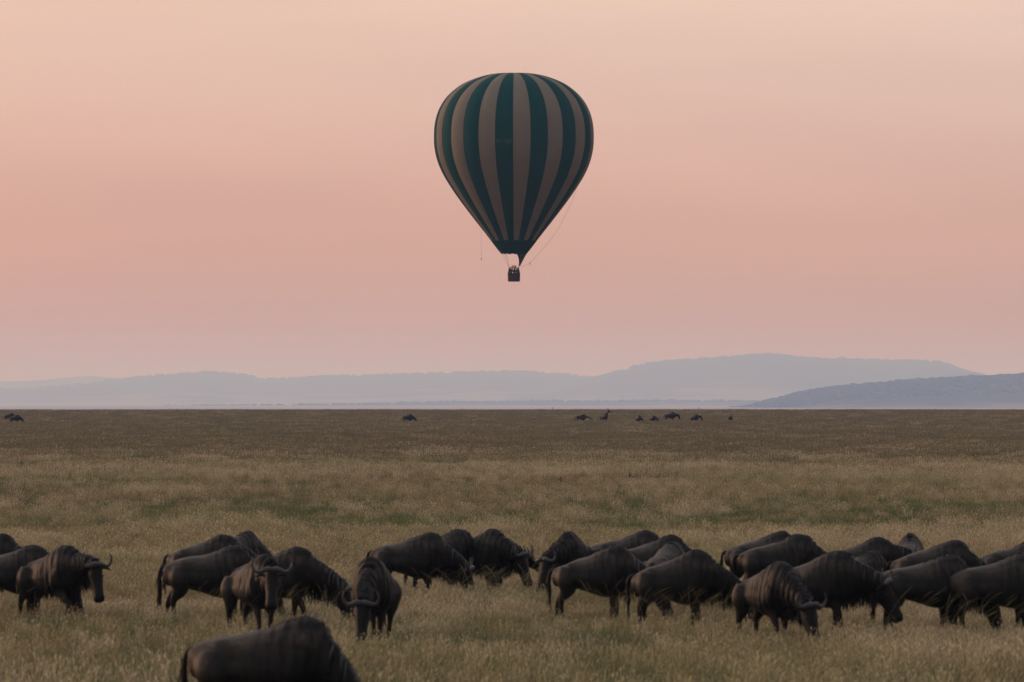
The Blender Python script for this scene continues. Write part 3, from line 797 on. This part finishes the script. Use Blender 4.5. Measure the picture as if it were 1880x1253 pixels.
gnu(1435, 1027, -57, 'graze', 'young wildebeest grazing nearest in the right herd, curved horns towards the camera', scale=.97, legs=(.1, -.1, -.05, .12), poll=(1.12, 0, .66), pitch=-72, steep=1.0)
gnu(1905, 984, -3, 'graze', 'wildebeest at the right edge in the back row, only its rump and back showing')
gnu(1930, 995, 0, 'graze', 'dark wildebeest at the right edge between the back row and the front one')
gnu(1882, 1012, -2, 'graze', 'tan rumped wildebeest in front, cut by the right edge', legs=(.02, -.1, .05, -.1), tone=1.15, trunk=1.0)
#HERD_END
FAR = 'small animals far out on the plain'
def far_gnu(hx, d, psi, pose, label, scale=1.0, kind='gnu', **kw):
    global _seed
    _seed += 1
    x = px_x(hx, d); a = R(psi); bx, by = x - HUMP_X * math.cos(a), d - HUMP_X * math.sin(a)
    o = wildebeest('wildebeest' if kind == 'gnu' else 'antelope', (bx, by, float(gz(bx, by))), a, pose, scale, seed=_seed, fine=False, kind=kind, fat=1.25, **kw)
    return tag(o, label, 'wildebeest' if kind == 'gnu' else 'antelope', FAR)
far_gnu(22, 790, 0, 'graze', 'tiny far wildebeest at the left edge, left of the overlapping pair')
far_gnu(33, 740, -6, 'graze', 'tiny far wildebeest at the left edge, right of the overlapping pair')
far_gnu(754, 760, 0, 'graze', 'tiny lone wildebeest far out below the left of the balloon')
far_gnu(1072, 755, -4, 'half', 'tiny flat backed antelope far out, leftmost right of the balloon', kind='topi', poll=(1.2, 0, .85), pitch=-35)
far_gnu(1112, 768, -55, 'up', 'tiny antelope far out standing upright with raised head', kind='topi', scale=1.1, poll=(.82, 0, 1.62), pitch=-40, turn=.5)
far_gnu(1174, 750, -70, 'graze', 'tiny far wildebeest end on, left of the pair of dots beside the dark bull', scale=.9, turn=.5)
far_gnu(1201, 750, -60, 'low', 'tiny far wildebeest end on, just left of the large dark bull', scale=.9, turn=.4)
far_gnu(1235, 785, 0, 'half', 'tiny dark wildebeest bull far out in clear side view', scale=1.1)
far_gnu(1279, 768, -45, 'half', 'tiny far wildebeest with raised head right of the dark bull', scale=.95, turn=.5)
far_gnu(1342, 775, 80, 'up', 'tiny far wildebeest end on, last one to the right', scale=.9)

# ------------------------------------------------------------------ people in the basket
M_SKIN = simple_mat('skin', (.16, .09, .06), rough=.6, var=.1)
def person(x, y, zf, rz, cloth, label, h=1.72):
    root = empty('person', (BX + x, BD + y, balloon.location.z + zf), rz)
    g = Geo(); X, Y, Z = np.eye(3)
    g.loft([ring(np.array((0, 0, z)), X, Y, w, d_, d_, n=12) for z, w, d_ in ((.75, .15, .11), (.95, .17, .12), (1.15, .16, .11), (1.32, .19, .12), (1.42, .17, .10), (1.48, .07, .07), (1.55, .06, .065))])
    for s in (-1, 1):
        g.tube([(s * .07, 0, 0.02), (s * .09, -.02, .45), (s * .09, 0, .85)], [.05, .065, .09], n=8)
        g.tube([(s * .07, -.1, .03), (s * .07, .08, .03)], [.04, .045], n=8)
        g.tube([(s * .17, 0, 1.40), (s * .25, -.04, 1.18), (s * .20, -.24, 1.10), (s * .17, -.30, 1.11)], [.06, .05, .04, .03], n=8)
    for c in (np.array((0, -.01, 1.63)),):
        g.loft([ring(c + Z * dz, X, Y, w, w * 1.05, w * 1.2, n=12) for dz, w in ((-.11, .04), (-.08, .06), (0, .075), (.06, .072), (.10, .045))])
    g.tube([(0, -.09, 1.62), (0, -.115, 1.60)], [.02, .014], n=6)
    m = remeshed(g, .025, 2)
    root.scale = (h / 1.74,) * 3
    o = link('body', m, root, cloth); m.materials.append(M_SKIN)
    for p in m.polygons:
        c = p.center
        if c.z > 1.5 or (c.y < -.2 and c.z > .9): p.material_index = 1
    g = Geo(); g.loft([ring(np.array((0, .005, 1.63 + dz)), X, Y, w, w * 1.05, w, n=12) for dz, w in ((.02, .083), (.06, .082), (.10, .06), (.115, .02))])
    link('hair', g.mesh('hair'), root, M_HAIR)
    tag(root, label, 'person', 'people riding in the balloon basket')
clothes = [simple_mat('cloth_' + n, c, var=.2) for n, c in (('grey', (.06, .065, .07)), ('navy', (.02, .025, .04)), ('olive', (.05, .055, .035)))]
person(-.38, -.55, .12, .2, clothes[0], 'person in grey standing at the left of the basket')
person(.05, -.1, .12, -.1, clothes[1], 'person in dark blue standing in the middle of the basket', 1.6)
person(.4, -.5, .12, -.3, clothes[2], 'person in olive standing at the right of the basket', 1.66)

# ------------------------------------------------------------------ grass
def grass_material(name, ca, cb, cc, rough=.85):
    """CA, CB: two tints mixed by patches over the plain, CC: tint of single tufts"""
    m, n, l, b = nt(name)
    oi = n.new('ShaderNodeObjectInfo')
    mp = n.new('ShaderNodeMapping'); mp.inputs['Scale'].default_value = (.06, .022, 0)
    l.new(oi.outputs['Location'], mp.inputs['Vector'])
    nz = n.new('ShaderNodeTexNoise'); nz.inputs['Scale'].default_value = 1; nz.inputs['Detail'].default_value = 5
    l.new(mp.outputs[0], nz.inputs['Vector'])
    mr = n.new('ShaderNodeMapRange'); mr.inputs['From Min'].default_value = .35; mr.inputs['From Max'].default_value = .65
    l.new(nz.outputs['Fac'], mr.inputs['Value'])
    m1 = n.new('ShaderNodeMix'); m1.data_type = 'RGBA'; m1.inputs['A'].default_value = (*ca, 1); m1.inputs['B'].default_value = (*cb, 1)
    l.new(mr.outputs[0], m1.inputs['Factor'])
    m2 = n.new('ShaderNodeMix'); m2.data_type = 'RGBA'; m2.inputs['B'].default_value = (*cc, 1)
    pw = n.new('ShaderNodeMath'); pw.operation = 'POWER'; pw.inputs[1].default_value = 2.2
    l.new(oi.outputs['Random'], pw.inputs[0]); l.new(pw.outputs[0], m2.inputs['Factor']); l.new(m1.outputs['Result'], m2.inputs['A'])
    at = n.new('ShaderNodeAttribute'); at.attribute_name = 'blade_tint'
    sc = n.new('ShaderNodeVectorMath'); sc.operation = 'SCALE'
    l.new(m2.outputs['Result'], sc.inputs[0]); l.new(at.outputs['Fac'], sc.inputs['Scale'])
    l.new(sc.outputs[0], b.inputs['Base Color'])
    b.inputs['Roughness'].default_value = rough; b.inputs['Specular IOR Level'].default_value = .15
    tr = n.new('ShaderNodeBsdfTranslucent'); l.new(sc.outputs[0], tr.inputs['Color'])
    ms = n.new('ShaderNodeMixShader'); ms.inputs[0].default_value = .3
    l.new(b.outputs[0], ms.inputs[1]); l.new(tr.outputs[0], ms.inputs[2])
    l.new(ms.outputs[0], n['Material Output'].inputs['Surface'])
    return m

M_STRAW = grass_material('straw_grass', (.30, .232, .14), (.29, .265, .145), (.17, .185, .08))
M_PALE = grass_material('pale_straw_grass', (.37, .325, .215), (.31, .295, .175), (.42, .365, .25))
M_GREEN = grass_material('green_grass', (.070, .110, .046), (.105, .135, .056), (.17, .18, .078))
M_BROWN = grass_material('brown_grass', (.19, .148, .094), (.19, .168, .102), (.105, .115, .062))

tufts = bpy.data.collections.new('grass_tufts')     # sources only; not linked to the scene
def make_tuft(name, mat, n, rad, hmin, hmax, width, lean, seed, heads=0):
    rr = np.random.default_rng(seed); g = Geo(); tint = []
    for _ in range(n):
        a = rr.uniform(0, 6.28); q = rad * math.sqrt(rr.random()); x, y = q * math.cos(a), q * math.sin(a)
        h = rr.uniform(hmin, hmax); la = rr.uniform(0, 6.28); ln = abs(rr.normal(0, lean)) * h
        dx, dy = math.cos(la) * ln + .10 * h, math.sin(la) * ln; sa = rr.uniform(0, 3.14)
        p0 = np.array((x, y, -.03)); p1 = np.array((x + dx * .3, y + dy * .3, h * .6)); p2 = np.array((x + dx, y + dy, h * (1 - .15 * ln / h)))
        w = width * rr.uniform(.7, 1.3); t = rr.uniform(.45, 1.5)
        k = len(g.v); g.strip([p0, p1, p2], [w, w * .8, 0], (math.cos(sa), math.sin(sa), 0)); tint += [t] * (len(g.v) - k)
        if rr.random() < heads:
            k = len(g.v); e = p2 + np.array((dx * .25 + .02, dy * .25, .02))
            g.strip([p2 - (p2 - p1) * .25, p2, e], [w * .9, w * 2.0, 0], (math.cos(sa), math.sin(sa), 0)); tint += [t * 1.12] * (len(g.v) - k)
    m = g.mesh(name); at = m.attributes.new('blade_tint', 'FLOAT', 'POINT'); at.data.foreach_set('value', np.array(tint, np.float32))
    m.materials.append(mat); o = bpy.data.objects.new(name, m); tufts.objects.link(o)

for k in range(3): make_tuft('tuft_%02d' % k, M_STRAW, 46, .22, .22, .46, .0085, .28, 50 + k, .35)
for k in range(3, 5): make_tuft('tuft_%02d' % k, M_PALE, 40, .22, .25, .50, .0085, .30, 50 + k, .5)
for k in range(5, 8): make_tuft('tuft_%02d' % k, M_GREEN, 44, .24, .14, .33, .011, .4, 50 + k)
for k in range(8, 10): make_tuft('tuft_%02d' % k, M_BROWN, 110, 1.0, .25, .48, .02, .25, 50 + k, .3)
make_tuft('tuft_10', M_PALE, 110, 1.0, .28, .52, .02, .25, 60, .3)
for k in range(11, 13): make_tuft('tuft_%02d' % k, M_GREEN, 110, 1.0, .14, .34, .026, .4, 50 + k)

for k in range(13, 15): make_tuft('tuft_%02d' % k, M_BROWN, 46, .22, .22, .46, .0085, .28, 50 + k, .35)
make_tuft('tuft_15', M_STRAW, 110, 1.0, .25, .48, .02, .25, 65, .3)

def green_share(x, y):
    """where green grass replaces straw on the plain (bands lie across the view as in the photograph)"""
    w = (fbm(x / 14, y / 30, 2, 3) - .5) * 60
    n1 = .45 * fbm(x / 5, y / 22, 3, 3) + .55 * fbm(x / 1.1, y / 7, 13, 3); n2 = fbm(x / 2.2, y / 8, 8, 3)
    def band(a, b, s): return smooth01(y + w, a - s, a + s) * (1 - smooth01(y + w, b - s, b + s))
    g = .12 + .15 * band(178, 208, 7) + .30 * band(208, 262, 12) + .12 * band(225, 300, 20) + .50 * band(300, 350, 15) + .42 * band(350, 640, 40) + .15 * band(620, 900, 60) + .12 * (1 - smooth01(y, 72, 150))
    strip = smooth01(y + w * .35, 156, 164) * (1 - smooth01(y + w * .35, 198, 208))
    return np.clip(g * smooth01(n1, .40, .60) * 1.5 + strip * (.42 + .45 * smooth01(n1, .36, .58)) + .22 * (n2 - .55) + .26 * (1 - smooth01(y, 74, 120)) * (.55 + fbm(x / .7, y / 2.5, 29, 2)), 0, .92)

def scatter(name, label, y0, y1, count, far, fade_in=None, fade_out=None):
    rr = np.random.default_rng(int(y0))
    u = rr.random(count * 2)
    y = np.sqrt(y0 * y0 + u * (y1 * y1 - y0 * y0)) if not far else y0 * (y1 / y0) ** u
    x = rr.uniform(-1, 1, count * 2) * (y * .118 + 2.0)
    keep = rr.random(count * 2) < .5 + .5 * vnoise(x / 1.1, y / 2.5, 31); x, y = x[keep], y[keep]
    if fade_in: q = rr.random(len(x)) < smooth01(y, *fade_in); x, y = x[q], y[q]
    if fade_out: q = rr.random(len(x)) < 1 - smooth01(y, *fade_out); x, y = x[q], y[q]
    n = len(x); z = gz(x, y)
    g = green_share(x, y); isg = rr.random(n) < g
    pale = rr.random(n) < (1 - .75 * smooth01(y, 330, 420)) * np.clip(.16 + .35 * smooth01(y + (fbm(x / 14, y / 30, 2, 3) - .5) * 40, 255, 275) * (1 - smooth01(y, 295, 320)) + .5 * smooth01(fbm(x / 4, y / 16, 14, 3), .55, .7), 0, .9)
    brown = rr.random(n) < .08 + .84 * smooth01(y + (fbm(x / 30, y / 60, 23, 3) - .5) * 200, 175, 370)
    if far: idx = np.where(isg, 11 + rr.integers(0, 2, n), np.where(pale, 10, np.where(brown, 8 + rr.integers(0, 2, n), 15)))
    else: idx = np.where(isg, 5 + rr.integers(0, 3, n), np.where(pale, 3 + rr.integers(0, 2, n), np.where(brown, 13 + rr.integers(0, 2, n), rr.integers(0, 3, n))))
    s = rr.uniform(.65, 1.15, n) * (.72 + .5 * fbm(x / 3, y / 6, 19, 3))
    if not far: s *= np.interp(y, [50, 72, 80, 112, 135, 400], [1.0, .95, .74, .74, .88, 1.0])
    m = bpy.data.meshes.new(name); m.vertices.add(n); m.vertices.foreach_set('co', np.stack([x, y, z], -1).astype(np.float32).reshape(-1))
    a = m.attributes.new('spin', 'FLOAT_VECTOR', 'POINT'); rot = np.zeros((n, 3), np.float32); rot[:, 2] = rr.normal(0, 1.0, n); a.data.foreach_set('vector', rot.reshape(-1))
    a = m.attributes.new('size', 'FLOAT_VECTOR', 'POINT'); a.data.foreach_set('vector', np.stack([s ** .5, s ** .5, s], -1).astype(np.float32).reshape(-1))
    a = m.attributes.new('pick', 'INT', 'POINT'); a.data.foreach_set('value', idx.astype(np.int32))
    o = link(name, m, None, None, smooth=False); tag(o, label, 'grass', kind='stuff')
    ng = bpy.data.node_groups.new(name + '_scatter', 'GeometryNodeTree')
    ng.interface.new_socket('Geometry', in_out='INPUT', socket_type='NodeSocketGeometry'); ng.interface.new_socket('Geometry', in_out='OUTPUT', socket_type='NodeSocketGeometry')
    N, L = ng.nodes, ng.links
    gi, go = N.new('NodeGroupInput'), N.new('NodeGroupOutput')
    ci = N.new('GeometryNodeCollectionInfo'); ci.inputs['Collection'].default_value = tufts; ci.inputs['Separate Children'].default_value = True; ci.inputs['Reset Children'].default_value = True
    ip = N.new('GeometryNodeInstanceOnPoints'); ip.inputs['Pick Instance'].default_value = True
    def na(nm, t):
        q = N.new('GeometryNodeInputNamedAttribute'); q.data_type = t; q.inputs['Name'].default_value = nm
        return next(s_ for s_ in q.outputs if s_.enabled and s_.name == 'Attribute')
    L.new(gi.outputs[0], ip.inputs['Points']); L.new(ci.outputs[0], ip.inputs['Instance'])
    L.new(na('pick', 'INT'), ip.inputs['Instance Index']); L.new(na('size', 'FLOAT_VECTOR'), ip.inputs['Scale'])
    er = N.new('FunctionNodeEulerToRotation'); L.new(na('spin', 'FLOAT_VECTOR'), er.inputs[0]); L.new(er.outputs[0], ip.inputs['Rotation'])
    L.new(ip.outputs[0], go.inputs[0])
    md = o.modifiers.new('scatter', 'NODES'); md.node_group = ng
    return o
scatter('grass', 'straw and green grass among the near herd', 52, 200, 54000, False)
scatter('grass', 'dark green and straw grass just beyond the herd', 198, 470, 74000, False, fade_out=(280, 470))
scatter('grass', 'bands of dry grass across the middle of the plain', 250, 660, 52000, True, fade_in=(250, 450), fade_out=(600, 660))
scatter('grass', 'brown grass far out to the rim of the plain', 600, 1180, 44000, True, fade_in=(600, 660))

# long arching stalks standing between the animals
def tall_clump(px, d, n, rr, g, tint, lean=.5, hgt=1.0):
    x0 = px_x(px, d)
    for _ in range(int(n * .9)):
        x, y = x0 - .2 + rr.normal(0, .34), d + rr.normal(0, .6); z = float(gz(x, y)); h = rr.uniform(.35, .85) * hgt; l = h * rr.uniform(.15, 1.25) * lean * (1 if rr.random() < .85 else -.7)
        b = rr.uniform(.3, .42)
        c = spline([(x, y, z - .03), (x + l * b, y, z + h * .46), (x + l * (b + .33), y + rr.normal(0, .05), z + h * .8), (x + l * 1.1, y + rr.normal(0, .08), z + h * rr.uniform(.93, 1.05))], 7)
        w = rr.uniform(.0022, .0042); k = len(g.v)
        g.strip(list(c), [w, w, w, w, w * 1.6, w * 2.2, 0], (0.35, 0, .94) if rr.random() < .6 else (1, 0, 0)); tint += [rr.uniform(.45, 1.1)] * (len(g.v) - k)
g = Geo(); tint = []; rr = np.random.default_rng(5)
for px, d, n, ln in ((418, 92, 34, .55), (455, 90, 34, .55), (500, 89, 26, .6), (520, 91, 22, .7), (830, 103, 40, .9), (870, 103, 44, .95), (905, 104, 40, .9), (940, 105, 22, .8), (965, 104, 24, .6), (1090, 93, 20, .9), (1150, 92, 34, .95),
                     (1185, 91, 40, .9), (1215, 91, 30, .8), (1255, 91, 30, .9), (1300, 90, 44, .95), (1340, 90, 40, .8), (1350, 91, 30, .7), (1590, 90, 34, .9), (1640, 89, 44, .9), (1690, 88, 30, .95), (1800, 87, 34, .9), (1850, 87, 26, .9), (330, 94, 12, .5), (610, 91, 18, .6), (640, 87, 10, .5), (60, 94, 10, .5), (130, 92, 12, .5)):
    tall_clump(px, d, n, rr, g, tint, ln)
m = g.mesh('tall_grass'); at = m.attributes.new('blade_tint', 'FLOAT', 'POINT'); at.data.foreach_set('value', np.array(tint, np.float32))
tag(link('tall_grass', m, None, M_STRAW, smooth=False), 'long arching grass stalks leaning right among the herd', 'grass', kind='stuff')

# small leafy weeds standing out of the grass
M_WEED = simple_mat('weed_leaf', (.035, .05, .028), rough=.7, var=.4)
def weed(px, d, h, label, seed):
    rr = np.random.default_rng(seed); x = px_x(px, d); root = empty('weed', (x, d, float(gz(x, d)) - .02))
    g = Geo(); g.tube([(0, 0, 0), (.02, 0, h * .5), (0, .01, h)], [.02, .014, .006], n=6); link('stem', g.mesh('stem'), root, M_WEED)
    g = Geo()
    for _ in range(60):
        t = rr.uniform(.25, 1); a = rr.uniform(0, 6.28); L = h * rr.uniform(.12, .3) * (1.2 - t * .6)
        p = np.array((0, 0, h * t)); e = p + np.array((math.cos(a) * L, math.sin(a) * L, L * rr.uniform(.1, .7))); s_ = np.array((-math.sin(a), math.cos(a), .2))
        g.strip([p, (p + e) / 2 + (0, 0, .02), e], [.02, L * .4, 0], s_)
    link('leaves', g.mesh('leaves'), root, M_WEED)
    tag(root, label, 'weed')
weed(1156, 255, .55, 'small dark weed standing out of the grass right of centre', 1)
weed(1029, 250, .4, 'tiny weed low in the grass below the balloon', 2)
weed(1015, 1100, .9, 'tiny shrub on the rim of the plain right of the balloon', 3)
weed(1283, 1110, .8, 'tiny shrub on the rim of the plain below the flat ridge', 4)

# ------------------------------------------------------------------ haze over the whole plain
def build_haze():
    g = Geo(); x, y0, y1, z0, z1 = 20000, -400, 55000, -15.5, 300
    g.box((0, (y0 + y1) / 2, (z0 + z1) / 2), (2 * x, y1 - y0, z1 - z0))
    o = link('haze', g.mesh('haze'), None, None, smooth=False)
    m = bpy.data.materials.new('dawn_haze'); m.use_nodes = True; n = m.node_tree.nodes; n.clear()
    out = n.new('ShaderNodeOutputMaterial'); v = n.new('ShaderNodeVolumePrincipled')
    v.inputs['Density'].default_value = 8.6e-5; v.inputs['Color'].default_value = (.39, .585, 1.0, 1); v.inputs['Absorption Color'].default_value = (1, 1, 1, 1); v.inputs['Anisotropy'].default_value = 0
    m.node_tree.links.new(v.outputs[0], out.inputs['Volume'])
    o.data.materials.append(m); tag(o, 'pale lavender dawn haze over the plain', 'haze', kind='stuff')
build_haze()
